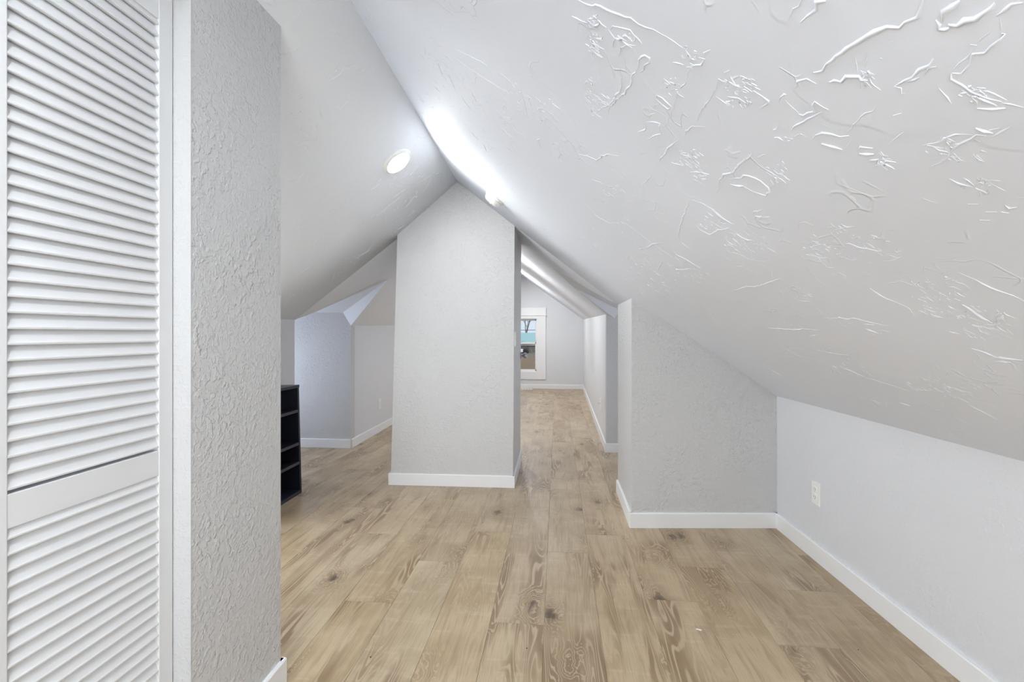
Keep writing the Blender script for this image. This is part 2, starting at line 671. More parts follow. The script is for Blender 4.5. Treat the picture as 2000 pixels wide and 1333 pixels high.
def cut_wall(name, outline_fn, x0, x1, wx0, wx1, wz0, wz1, y, ty, label, xs_extra):
    """frontal wall (constant y) with one rectangular opening; outline_fn(x) is the top height"""
    polys = []
    xs = sorted(set([x0, x1, wx0, wx1] + xs_extra))
    for a, b in zip(xs[:-1], xs[1:]):
        if a >= wx0 - 1e-6 and b <= wx1 + 1e-6:
            polys.append([(a, y, -0.01), (b, y, -0.01), (b, y, wz0), (a, y, wz0)])
            polys.append([(a, y, wz1), (b, y, wz1), (b, y, outline_fn(b)), (a, y, outline_fn(a))])
        else:
            polys.append([(a, y, -0.01), (b, y, -0.01), (b, y, wz0), (a, y, wz0)])
            polys.append([(a, y, wz0), (b, y, wz0), (b, y, wz1), (a, y, wz1)]) if min(outline_fn(a), outline_fn(b)) > wz1 + 0.01 else None
            if min(outline_fn(a), outline_fn(b)) > wz1 + 0.01:
                polys.append([(a, y, wz1), (b, y, wz1), (b, y, outline_fn(b)), (a, y, outline_fn(a))])
            else:
                polys.append([(a, y, wz0), (b, y, wz0), (b, y, outline_fn(b)), (a, y, outline_fn(a))])
    bm = bmesh.new()
    cache = {}

    def vert(p):
        k = tuple(round(q, 4) for q in p)
        if k not in cache:
            cache[k] = bm.verts.new(k)
        return cache[k]
    for p in polys:
        bm.faces.new([vert(q) for q in p])
    r = bmesh.ops.extrude_face_region(bm, geom=list(bm.faces), use_keep_orig=True)
    for g in r['geom']:
        if isinstance(g, bmesh.types.BMVert):
            g.co.y += ty
    return tag(bm_obj(name, bm, M['wall_soft_lit']), label, 'wall', kind='structure')


def far_top(x):
    if x > -0.8:
        return lerp(2.41, 1.448, (x + 0.8) / 1.345) + 0.03
    if x > -1.212:
        return lerp(2.41, 2.06, (x + 0.8) / -0.412) + 0.03
    return lerp(2.06, 1.33, (x + 1.212) / -0.95) + 0.03


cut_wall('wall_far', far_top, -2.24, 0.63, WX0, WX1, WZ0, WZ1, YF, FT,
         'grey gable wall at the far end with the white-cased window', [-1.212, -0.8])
# left walls
bm = bmesh.new()
for lo_, hi_ in (((-2.16, 1.30, -0.01), (-2.07, 1.66, 1.27)), ((-2.16, 2.30, -0.01), (-2.07, 3.42, 1.27)),
                 ((-2.16, 1.66, -0.01), (-2.07, 2.30, 0.39)), ((-2.16, 1.66, 1.05), (-2.07, 2.30, 1.27))):  # opening left for the added fill window
    add_box(bm, lo_, hi_)
tag(bm_obj('wall_left', bm, M['wall_soft_lit']), 'narrow pale knee wall on the left behind the dark shelf unit', 'wall', kind='structure')
wall('wall_dormer_left_near', [(-2.085, 3.425, -0.01), (XL, 3.425, -0.01), (XL, 3.425, 1.31), (-2.085, 3.425, 1.27)], (0, -T, 0),
     'near side wall of the left dormer, behind the shelf unit')
wall('wall_dormer_left_far', [(-2.066, 4.40, -0.01), (XL, 4.40, -0.01), (XL, 4.40, zt), C1, L4], (0, T, 0),
     'blue-lit textured wall of the left dormer, right of the dark shelf unit')
wall('wall_left_far', [(-2.066, 4.405, -0.01), (-2.16, YF, -0.01), (-2.16, YF, 1.34), (-2.066, 4.405, 1.24)], (-T, 0, 0),
     'light grey knee wall left of the pillar with a white outlet', M['wall_soft_lit'])


def end_wall(name, x, tx, y0, y1, ztop, wy0, wy1, wz0, wz1, label):
    """wall of constant x with a window opening"""
    bm = bmesh.new()
    quads = [[(y0, -0.01), (y1, -0.01), (y1, wz0), (y0, wz0)], [(y0, wz0), (wy0, wz0), (wy0, wz1), (y0, wz1)],
             [(wy1, wz0), (y1, wz0), (y1, wz1), (wy1, wz1)], [(y0, wz1), (y1, wz1), (y1, ztop), (y0, ztop)]]
    for q in quads:
        lo = (min(x, x + tx), q[0][0], q[0][1])
        hi = (max(x, x + tx), q[2][0], q[2][1])
        add_box(bm, lo, hi)
    return tag(bm_obj(name, bm, M['wall_soft_lit']), label, 'wall', kind='structure')


end_wall('wall_dormer_left_end', XL, -T, 3.33, 4.50, 1.75, 3.58, 4.26, 0.42, 1.20, 'end wall of the left dormer with its window')
end_wall('wall_dormer_right_end', XR, T, 3.28, 4.60, 1.80, 3.58, 4.26, 0.42, 1.20, 'end wall of the right dormer with its window')

# back wall (behind the camera), its window opening added for fill light
bm = bmesh.new()
BX0, BX1, BZ0, BZ1 = -0.55, 0.65, 0.42, 1.62
add_box(bm, (-2.2, YB - 0.1, -0.01), (BX0, YB, 2.36))
add_box(bm, (BX1, YB - 0.1, -0.01), (1.6, YB, 2.36))
add_box(bm, (BX0, YB - 0.1, -0.01), (BX1, YB, BZ0))
add_box(bm, (BX0, YB - 0.1, BZ1), (BX1, YB, 2.36))
tag(bm_obj('wall_back', bm, M['wall_soft_lit']), 'gable wall behind the viewpoint with an added wide window opening', 'wall', kind='structure')

# pillar
bm = bmesh.new()
pf = [(-1.265, 3.367, -0.01), (-0.328, 3.390, -0.01), (-0.316, 3.390, 1.985), (-0.752, 3.380, 2.325), (-1.212, 3.369, 1.930)]
pb = [(-1.255, 4.11, -0.01), (-0.332, 4.11, -0.01), (-0.322, 4.11, 1.985), (-0.752, 4.11, 2.325), (-1.212, 4.11, 1.930)]
a = [bm.verts.new(p) for p in pf]
b = [bm.verts.new(p) for p in pb]
bm.faces.new(a)
bm.faces.new(b[::-1])
for i in range(5):
    j = (i + 1) % 5
    bm.faces.new([a[i], b[i], b[j], a[j]])
tag(bm_obj('wall_pillar', bm, M['wall']), 'grey textured chimney pillar rising to the ridge in mid room', 'wall', kind='structure')

# closet on the left
CX, CY0, CY1 = -0.895, 0.265, 1.036
HZ = 1.985
bm = bmesh.new()
add_box(bm, (CX - 0.10, CY1, -0.01), (CX, 1.400, 2.165))
add_box(bm, (CX - 0.10, YB, -0.01), (CX, CY0, 2.165))
add_box(bm, (CX - 0.10, CY0, HZ), (CX, CY1, 2.165))
add_box(bm, (-2.08, 1.31, -0.01), (CX - 0.10, 1.400, 1.26))
v = [(-2.08, 1.40, 1.26), (-2.08, 1.31, 1.26), (CX - .1, 1.31, 1.26), (CX - .1, 1.40, 1.26),
     (CX - .1, 1.31, 2.10), (CX - .1, 1.40, 2.10)]
v = [bm.verts.new(p) for p in v]
bm.faces.new([v[0], v[3], v[5]])
bm.faces.new([v[1], v[4], v[2]])
bm.faces.new([v[0], v[5], v[4], v[1]])
bm.faces.new([v[2], v[4], v[5], v[3]])
closet = tag(bm_obj('wall_closet', bm, M['wall']), 'rough grey closet wall to the right of the louvred door', 'wall', kind='structure')
# white painted reveals of the closet opening
box('jamb', (CX - 0.10, CY1 - 0.002, 0), (CX + 0.0005, CY1 + 0.0005, HZ), M['jamb'], closet)
box('jamb', (CX - 0.10, CY0, 0), (CX, CY0 + 0.002, HZ), M['jamb'], closet)
box('head_jamb', (CX - 0.10, CY0, HZ - 0.002), (CX, CY1, HZ + 0.0005), M['jamb'], closet)


# ------------------------------------------------------------------ floor
floor = tag(box('floor', (-3.4, YB - 0.1, -0.06), (2.35, YF + 0.12, -0.008), M['sub']), 'pale oak-look plank floor running away from the viewer', 'floor', kind='structure')
PW, PL = 0.216, 1.22
bm = bmesh.new()
add_box(bm, (0.0003, 0.0003, -0.0078), (PW - 0.0003, PL - 0.0003, 0.0), 0.0006, 1)
first = bm_obj('plank', bm, M['plank'], floor)
phase = {0: 2.41, -1: 1.80, 4: 1.77, 5: 2.156, 3: 1.10, -5: 2.53, -4: 1.88, -3: 2.25, -2: 2.62, 1: 1.42, 2: 2.02, -6: 2.9, 6: 2.5}
used = False
for k in range(-16, 12):
    x = -0.05 + PW * k
    p = phase.get(k, random.uniform(0, PL))
    y = p - PL * 6
    while y < YF:
        yc0, yc1 = y, y + PL
        ok = yc1 > YB and x < 1.45 and x > -2.35
        if x <= -2.28 or x >= 1.32:
            ok = yc1 > 3.40 and yc0 < 4.45 and x > -3.45 and x < 2.25
        if yc0 > 4.5 and x > 0.58:
            ok = False
        if yc1 < 1.3 and x < -1.2:
            ok = False
        if ok:
            if not used:
                o = first
                used = True
            else:
                o = first.copy()
                col.objects.link(o)
                o.parent = floor
            o.location = (x, y, 0)
        y += PL


# ------------------------------------------------------------------ baseboards
def baseboard(name, p0, p1, nrm, label, h=0.088, t=0.013, e0=0.0, e1=0.0, parent=None):
    """run along a wall foot from p0 to p1 (x, y); nrm points into the room"""
    p0 = Vector((p0[0], p0[1], 0))
    p1 = Vector((p1[0], p1[1], 0))
    d = (p1 - p0).normalized()
    p0 = p0 - d * e0
    p1 = p1 + d * e1
    n = Vector((-d.y, d.x, 0))
    if n.dot(Vector((nrm[0], nrm[1], 0))) < 0:
        n = -n
    prof = [(-0.004, 0), (t, 0), (t, h - 0.004), (t - 0.003, h), (-0.004, h)]
    v, f = [], []
    for P in (p0, p1):
        for a_, z in prof:
            v.append(P + n * a_ + Vector((0, 0, z)))
    m = len(prof)
    f.append(list(range(m)))
    f.append(list(range(2 * m - 1, m - 1, -1)))
    for i in range(m):
        j = (i + 1) % m
        f.append([i, j, m + j, m + i])
    return tag(mesh_obj(name, v, f, M['trim']), label, 'baseboard', kind='structure')


baseboard('baseboard_right', (knee_rx(YB), YB), (knee_rx(2.846), 2.846), (-1, 0), 'white baseboard along the near right knee wall')
baseboard('baseboard_stub', (0.441, 2.762), (1.312, 2.846), (0, -1), 'white baseboard across the front of the stub wall', e0=0.013)
baseboard('baseboard_stub_side', (0.441, 2.762), (0.441, 3.372), (-1, 0), 'short white baseboard on the stub wall side facing the passage', e0=0.004)
baseboard('baseboard_dormer_right', (0.4755, 4.49), (XR, 4.49), (0, -1), 'white baseboard of the right dormer, seen left of the stub wall', e0=0.013)
baseboard('baseboard_right_far', (0.4755, 4.49), (0.545, YF), (-1, 0), 'long white baseboard along the far room right wall', e0=0.006)
baseboard('baseboard_far', (-2.16, YF), (0.545, YF), (0, -1), 'white baseboard below the far window')
baseboard('baseboard_pillar', (-1.265, 3.367), (-0.328, 3.390), (0, -1), 'white baseboard across the pillar front', e0=0.013, e1=0.013)
baseboard('baseboard_pillar_side', (-0.328, 3.390), (-0.332, 4.11), (1, 0), 'short white baseboard on the right side of the pillar', e0=0.006)
baseboard('baseboard_pillar_left', (-1.265, 3.367), (-1.255, 4.11), (-1, 0), 'short white baseboard on the left side of the pillar', e0=0.004)
baseboard('baseboard_dormer_left', (-2.066, 4.40), (XL, 4.40), (0, -1), 'white baseboard of the left dormer beside the dark shelf unit')
baseboard('baseboard_left_far', (-2.066, 4.40), (-2.16, YF), (1, 0), 'white baseboard running behind the pillar on the left')
baseboard('baseboard_left', (-2.07, 1.40), (-2.07, 3.43), (1, 0), 'white baseboard behind the dark shelf unit')
baseboard('baseboard_closet', (CX, CY1 + 0.02), (CX, 1.400), (1, 0), 'white baseboard at the foot of the grey closet wall', e1=0.013)
baseboard('baseboard_closet_end', (CX, 1.400), (-2.07, 1.400), (0, 1), 'white baseboard on the closet end facing the shelf unit', e0=0.005)


# ------------------------------------------------------------------ louvred closet door
door = tag(bpy.data.objects.new('door_1', None), 'white louvred folding closet door at the left edge', 'door', kind='structure')
col.objects.link(door)
door.location = (-0.940, CY1, 0)


def make_leaf(yhi, first_slat):
    """one leaf, 0.378 wide, running from yhi towards the camera (-y); front face at local x = 0"""
    W = 0.378
    yl = yhi - W
    leaf = bpy.data.objects.new('door_leaf', None)
    col.objects.link(leaf)
    leaf.parent = door
    TH = 0.028
    for (a_, b_) in ((yhi - 0.040, yhi), (yl, yl + 0.040)):
        box('stile', (-TH, a_, 0.012), (0, b_, 1.972), M['door'], leaf, 0.0022)
    box('rail', (-TH + 0.001, yl + 0.038, 1.898), (-0.001, yhi - 0.038, 1.971), M['door'], leaf, 0.0015)
    box('rail', (-TH + 0.001, yl + 0.038, 0.813), (-0.001, yhi - 0.038, 0.873), M['door'], leaf, 0.0015)
    box('rail', (-TH + 0.001, yl + 0.038, 0.013), (-0.001, yhi - 0.038, 0.150), M['door'], leaf, 0.0015)
    sl = first_slat
    pitch = 0.0279
    zs = []
    z = 0.873 + 0.006
    while z < 1.896:
        zs.append(z)
        z += pitch
    z = 0.150 + 0.002
    while z < 0.800:
        zs.append(z)
        z += pitch
    for z in zs:
        if sl is None:
            bm = bmesh.new()
            # slat section (x outward, z up): lower edge outward, upper edge inward
            sec = [(-0.0022, 0.0), (-0.0008, 0.0014), (-0.0006, 0.0040), (-0.0020, 0.0066), (-0.0135, 0.0330), (-0.0205, 0.0330), (-0.0205, 0.0290), (-0.0095, 0.0010)]
            va = [bm.verts.new((x_, yl + 0.036 - yhi, z_)) for x_, z_ in sec]
            vb_ = [bm.verts.new((x_, -0.036, z_)) for x_, z_ in sec]
            bm.faces.new(va)
            bm.faces.new(vb_[::-1])
            for i in range(len(sec)):
                j = (i + 1) % len(sec)
                bm.faces.new([va[i], va[j], vb_[j], vb_[i]])
            o = bm_obj('slat', bm, M['door'], leaf)
            sl = o
        else:
            o = sl.copy()
            col.objects.link(o)
            o.parent = leaf
        o.location = (0, yhi, z)
    return sl


s0 = make_leaf(-0.004, None)
make_leaf(-0.385, s0)

# ------------------------------------------------------------------ dark shelf unit
bk = empty('shelf_unit', (-2.055, 0, 0), 'small black open shelf unit standing behind the closet wall', 'shelf')
bk.location = (-1.838, 3.128, 0)
bx, by = -0.215, -0.70      # depth, length (towards the camera)
TH = 0.020
HT = 0.782


def lean(o):
    # unit leans very slightly back towards the knee wall
    return o


lean(box('side_panel', (bx, -TH, 0), (0, 0, HT - TH), M['navy'], bk, 0.001))
box('side_panel', (bx, by, 0), (0, by + TH, HT - TH), M['navy'], bk, 0.001)
box('top_panel', (bx, by, HT - TH), (0.002, 0.002, HT), M['navy'], bk, 0.001)
box('bottom_panel', (bx, by + TH, 0.0), (0, -TH, 0.026), M['navy'], bk, 0.001)
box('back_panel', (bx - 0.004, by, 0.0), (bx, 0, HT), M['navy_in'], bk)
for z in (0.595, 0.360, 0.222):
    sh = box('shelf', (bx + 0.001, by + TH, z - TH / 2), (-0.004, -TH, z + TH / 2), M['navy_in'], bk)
    box('edge_band', (-0.004, by + TH, z - TH / 2), (-0.0015, -TH, z + TH / 2), M['navy_edge'], sh)
bk.rotation_euler = (0, math.radians(-1.6), 0)

# ------------------------------------------------------------------ ceiling fittings


def slope_matrix(x, y, f):
    z = f(x, y)
    e = 0.01
    dx = Vector((e, 0, f(x + e, y) - z))
    n = Vector((0, 1, 0)).cross(dx).normalized()
    if n.z > 0:
        n = -n
    X = dx.normalized()
    Y = n.cross(X)
    return Matrix.Translation((x, y, z)) @ Matrix((X, Y, n)).transposed().to_4x4()


def ceiling_disc(x, y, f, label, group=None, mtx=None, mat='lamp'):
    m_ = mtx if mtx is not None else slope_matrix(x, y, f)
    root = empty('ceiling_lamp', (0, 0, 0), label, 'lamp', group=group)
    root.matrix_world = m_
    bm = bmesh.new()
    lathe(bm, [(0.0935, -0.006), (0.0935, 0.004), (0.090, 0.009), (0.0795, 0.0155), (0.0755, 0.0155), (0.074, 0.010), (0.074, -0.004)], 56)
    bm_obj('trim_ring', bm, M['plastic'], root, True)
    bm = bmesh.new()
    lathe(bm, [(0.0, 0.0165), (0.055, 0.0150), (0.0742, 0.0095)], 32)
    bm_obj('diffuser', bm, M[mat], root, True)
    return root


ceiling_disc(-0.918, 2.545, zl, 'round lit disc lamp on the left ceiling slope near the ridge')


def zfl(x, y):
    return lerp(lerp(2.30, 2.41, (y - 4.4) / 5.16), lerp(1.92, 2.06, (y - 4.4) / 5.16), (x + 0.75) / -0.462)


ceiling_disc(-0.95, 8.2, zfl, 'round lit disc lamp on the far room ceiling, behind the pillar', mat='lamp_far')
ceiling_disc(-0.93, 5.6, zfl, 'second round disc lamp of the far room, close behind the pillar', mat='lamp_far')
ceiling_disc(-0.42, -0.15, zr, 'unseen disc lamp added for fill on the right ceiling slope above the viewpoint', mat='lamp_fill')  # added out of view to light the door side
ceiling_disc(-0.78, -0.35, zl, 'unseen disc lamp added for fill on the left ceiling slope above the viewpoint', mat='lamp_fill')  # added out of view to light the right side

sd = empty('smoke_detector', (0, 0, 0), 'round white smoke detector on the right ceiling slope above the pillar', 'smoke detector')
sd.matrix_world = slope_matrix(-0.399, 2.915, zr)
bm = bmesh.new()
lathe(bm, [(0.0, -0.004), (0.066, -0.004), (0.068, 0.004), (0.066, 0.012), (0.060, 0.014), (0.0, 0.014)], 48)
bm_obj('base_plate', bm, M['plastic'], sd, True)
bm = bmesh.new()
lathe(bm, [(0.058, 0.0145), (0.060, 0.020), (0.057, 0.030), (0.048, 0.039), (0.038, 0.043), (0.0, 0.0445)], 48)
bm_obj('cover', bm, M['plastic'], sd, True)
bm = bmesh.new()
lathe(bm, [(0.0, 0.0485), (0.006, 0.048), (0.0075, 0.044)], 16)
bm_obj('test_button', bm, M['plastic'], sd, True)


# ------------------------------------------------------------------ wall plates
def plate_root(name, loc, rot_z, label, cat, group=None):
    return empty(name, loc, label, cat, (0, 0, rot_z), group)


def wall_plate(name, loc, rot_z, label, cat, kind):
    """local +x is out of the wall, y along it, z up"""
    r = plate_root(name, loc, rot_z, label, cat)
    box('cover_plate', (-0.002, -0.035, -0.0575), (0.0055, 0.035, 0.0575), M['plastic'], r, 0.0022)
    if kind == 'outlet':
        for zc in (0.0195, -0.0195):
            bm = bmesh.new()
            lathe(bm, [(0.0, 0.0085), (0.0160, 0.0085), (0.0172, 0.0075), (0.0172, 0.002)], 28,
                  Matrix.Translation((0, 0, zc)) @ Matrix.Rotation(math.radians(90), 4, 'Y'))
            f = bm_obj('receptacle', bm, M['plastic'], r)
            for yy, hh in ((-0.0062, 0.0042), (0.0062, 0.0035)):
                box('slot', (0.0080, yy - 0.0009, zc + 0.001 - hh), (0.0088, yy + 0.0009, zc + 0.001 + hh + 0.002), M['slot'], f)
            box('ground_hole', (0.0080, -0.0018, zc - 0.0095), (0.0088, 0.0018, zc - 0.0060), M['slot'], f)
        bm = bmesh.new()
        lathe(bm, [(0.0, 0.0068), (0.0022, 0.0066), (0.0030, 0.0055)], 12, Matrix.Rotation(math.radians(90), 4, 'Y'))
        bm_obj('screw', bm, M['plastic'], r)
    elif kind == 'switch':
        for zc in (0.030, -0.030):
            box('rocker', (0.003, -0.016, zc - 0.022), (0.0095, 0.016, zc + 0.022), M['plastic'], r, 0.0015)
    elif kind == 'coax':
        box('plug', (0.004, -0.012, -0.012), (0.028, 0.012, 0.018), M['plastic'], r, 0.002)
        box('jack', (0.0275, -0.005, -0.010), (0.0290, 0.005, 0.002), M['slot'], r)
        box('cord', (0.010, -0.002, -0.085), (0.014, 0.002, -0.010), M['plastic'], r)
    return r


wall_plate('outlet', (knee_rx(2.454) - 0.0005, 2.454, 0.339), math.pi, 'white wall outlet on the near right knee wall', 'outlet', 'outlet')
wall_plate('outlet', (-2.080, 5.173, 0.324), 0, 'white wall outlet on the knee wall left of the pillar', 'outlet', 'outlet')
wall_plate('cable_plate', (0.4835, 5.10, 0.385), math.pi, 'small white cable plate with a plug on the far right wall', 'outlet', 'coax')
wall_plate('light_switch', (-0.3215, 3.455, 1.11), 0, 'white light switch on the right side of the pillar', 'switch', 'switch')
kn = empty('door_knob', (-0.326, 4.075, 0.955), 'dull metal knob sticking out of the pillar side near its back edge', 'knob', (0, math.radians(90), 0))
bm = bmesh.new()
lathe(bm, [(0.0, 0.0), (0.030, 0.0), (0.030, 0.004), (0.012, 0.008), (0.0, 0.008)], 24)
bm_obj('rosette', bm, M['steel'], kn, True)
bm = bmesh.new()
lathe(bm, [(0.010, 0.006), (0.010, 0.024), (0.022, 0.030), (0.027, 0.042), (0.024, 0.052), (0.012, 0.057), (0.0, 0.058)], 24)
bm_obj('knob_ball', bm, M['steel'], kn, True)


# ------------------------------------------------------------------ windows
def sash_window(name, x0, x1, z0, z1, zm0, zm1, y, label):
    """double-hung window in a frontal wall; room side is -y"""
    r = empty(name, ((x0 + x1) / 2, y, z0), label, 'window', kind='structure')
    cx, cz = (x0 + x1) / 2, z0

    def B(nm, lo, hi, mat, bev=0.002, par=None):
        return box(nm, (lo[0] - cx, lo[1], lo[2] - cz), (hi[0] - cx, hi[1], hi[2] - cz), mat, par or r, bev)
    # casing
    B('casing', (x1 - 0.005, -0.020, z0 - 0.15), (x1 + 0.170, 0.002, z1 + 0.052), M['trim'])
    B('casing', (x0 - 0.170, -0.020, z0 - 0.15), (x0 + 0.005, 0.002, z1 + 0.052), M['trim'])
    B('apron', (x0 + 0.005, -0.019, z0 - 0.150), (x1 - 0.005, 0.002, z0 + 0.008), M['trim'])
    B('header', (x0 - 0.176, -0.024, z1 + 0.056), (x1 + 0.176, 0.002, z1 + 0.212), M['trim'])
    B('header_fillet', (x0 - 0.195, -0.034, z1 + 0.046), (x1 + 0.195, 0.002, z1 + 0.058), M['trim'])
    B('head_board', (x0 - 0.02, -0.018, z1 - 0.02), (x1 + 0.02, 0.002, z1 + 0.046), M['trim'])
    # frame
    F = 0.030
    B('window_frame', (x0, 0.0, z0), (x0 + F, 0.10, z1), M['vinyl'])
    B('window_frame', (x1 - F, 0.0, z0), (x1, 0.10, z1), M['vinyl'])
    B('window_frame', (x0 + F, 0.0, z0), (x1 - F, 0.10, z0 + 0.022), M['vinyl'])
    B('window_frame', (x0 + F, 0.0, z1 - 0.022), (x1 - F, 0.10, z1), M['vinyl'])
    for nm, a_, b_, yy in (('lower_sash', z0 + 0.022, zm1, 0.030), ('upper_sash', zm0, z1 - 0.022, 0.062)):
        s_ = B(nm, (x0 + F, yy, a_), (x0 + F + 0.022, yy + 0.026, b_), M['vinyl'])
        B('sash_rail', (x1 - F - 0.022, yy, a_), (x1 - F, yy + 0.026, b_), M['vinyl'], 0.002, s_)
        B('sash_rail', (x0 + F, yy, a_), (x1 - F, yy + 0.026, a_ + 0.035), M['vinyl'], 0.002, s_)
        B('sash_rail', (x0 + F, yy, b_ - 0.035), (x1 - F, yy + 0.026, b_), M['vinyl'], 0.002, s_)
        B('pane', (x0 + F + 0.02, yy + 0.011, a_ + 0.033), (x1 - F - 0.02, yy + 0.015, b_ - 0.033), M['glass'], 0, s_)
    return r


sash_window('window_1', WX0, WX1, WZ0, WZ1, 0.900, 0.972, YF, 'white double-hung window with wide casing in the far gable wall')


def simple_window(name, c, size_w, size_h, axis, label):
    r = empty(name, c, label, 'window', (0, 0, axis), kind='structure')
    hw, hh = size_w / 2, size_h / 2
    for lo, hi in (((-hw, 0, -hh), (-hw + 0.045, 0.05, hh)), ((hw - 0.045, 0, -hh), (hw, 0.05, hh)),
                   ((-hw + 0.045, 0, -hh), (hw - 0.045, 0.05, -hh + 0.045)), ((-hw + 0.045, 0, hh - 0.045), (hw - 0.045, 0.05, hh)),
                   ((-hw + 0.045, 0.005, -0.018), (hw - 0.045, 0.045, 0.018))):
        box('window_frame', lo, hi, M['vinyl'], r, 0.002)
    return r


simple_window('window_2', (XL - 0.02, 3.92, 0.81), 0.68, 0.78, math.pi / 2, 'small white window closing the left dormer')
simple_window('window_3', (XR + 0.02, 3.92, 0.81), 0.68, 0.78, -math.pi / 2, 'small white window closing the right dormer')
simple_window('added_window_bay', (-2.10, 1.98, 0.72), 0.64, 0.66, math.pi / 2, 'added unseen window around the fill light in the left knee wall')  # frame added around the bay fill light
simple_window('added_window_back', (0.05, YB - 0.08, 1.02), 1.20, 1.20, 0, 'added unseen window around the fill light behind the viewpoint')  # frame added around the back fill light

# floor register under the far window
fr = empty('floor_register', (-0.68, 9.42, 0.0), 'white metal floor register at the foot of the far wall', 'vent')
box('register_frame', (-0.17, -0.05, 0.0), (0.17, 0.05, 0.006), M['plastic'], fr, 0.002)
for i in range(11):
    x_ = -0.145 + i * 0.029
    box('louvre', (x_ - 0.004, -0.038, 0.005), (x_ + 0.004, 0.038, 0.009), M['slot'] if i % 2 else M['plastic'], fr)


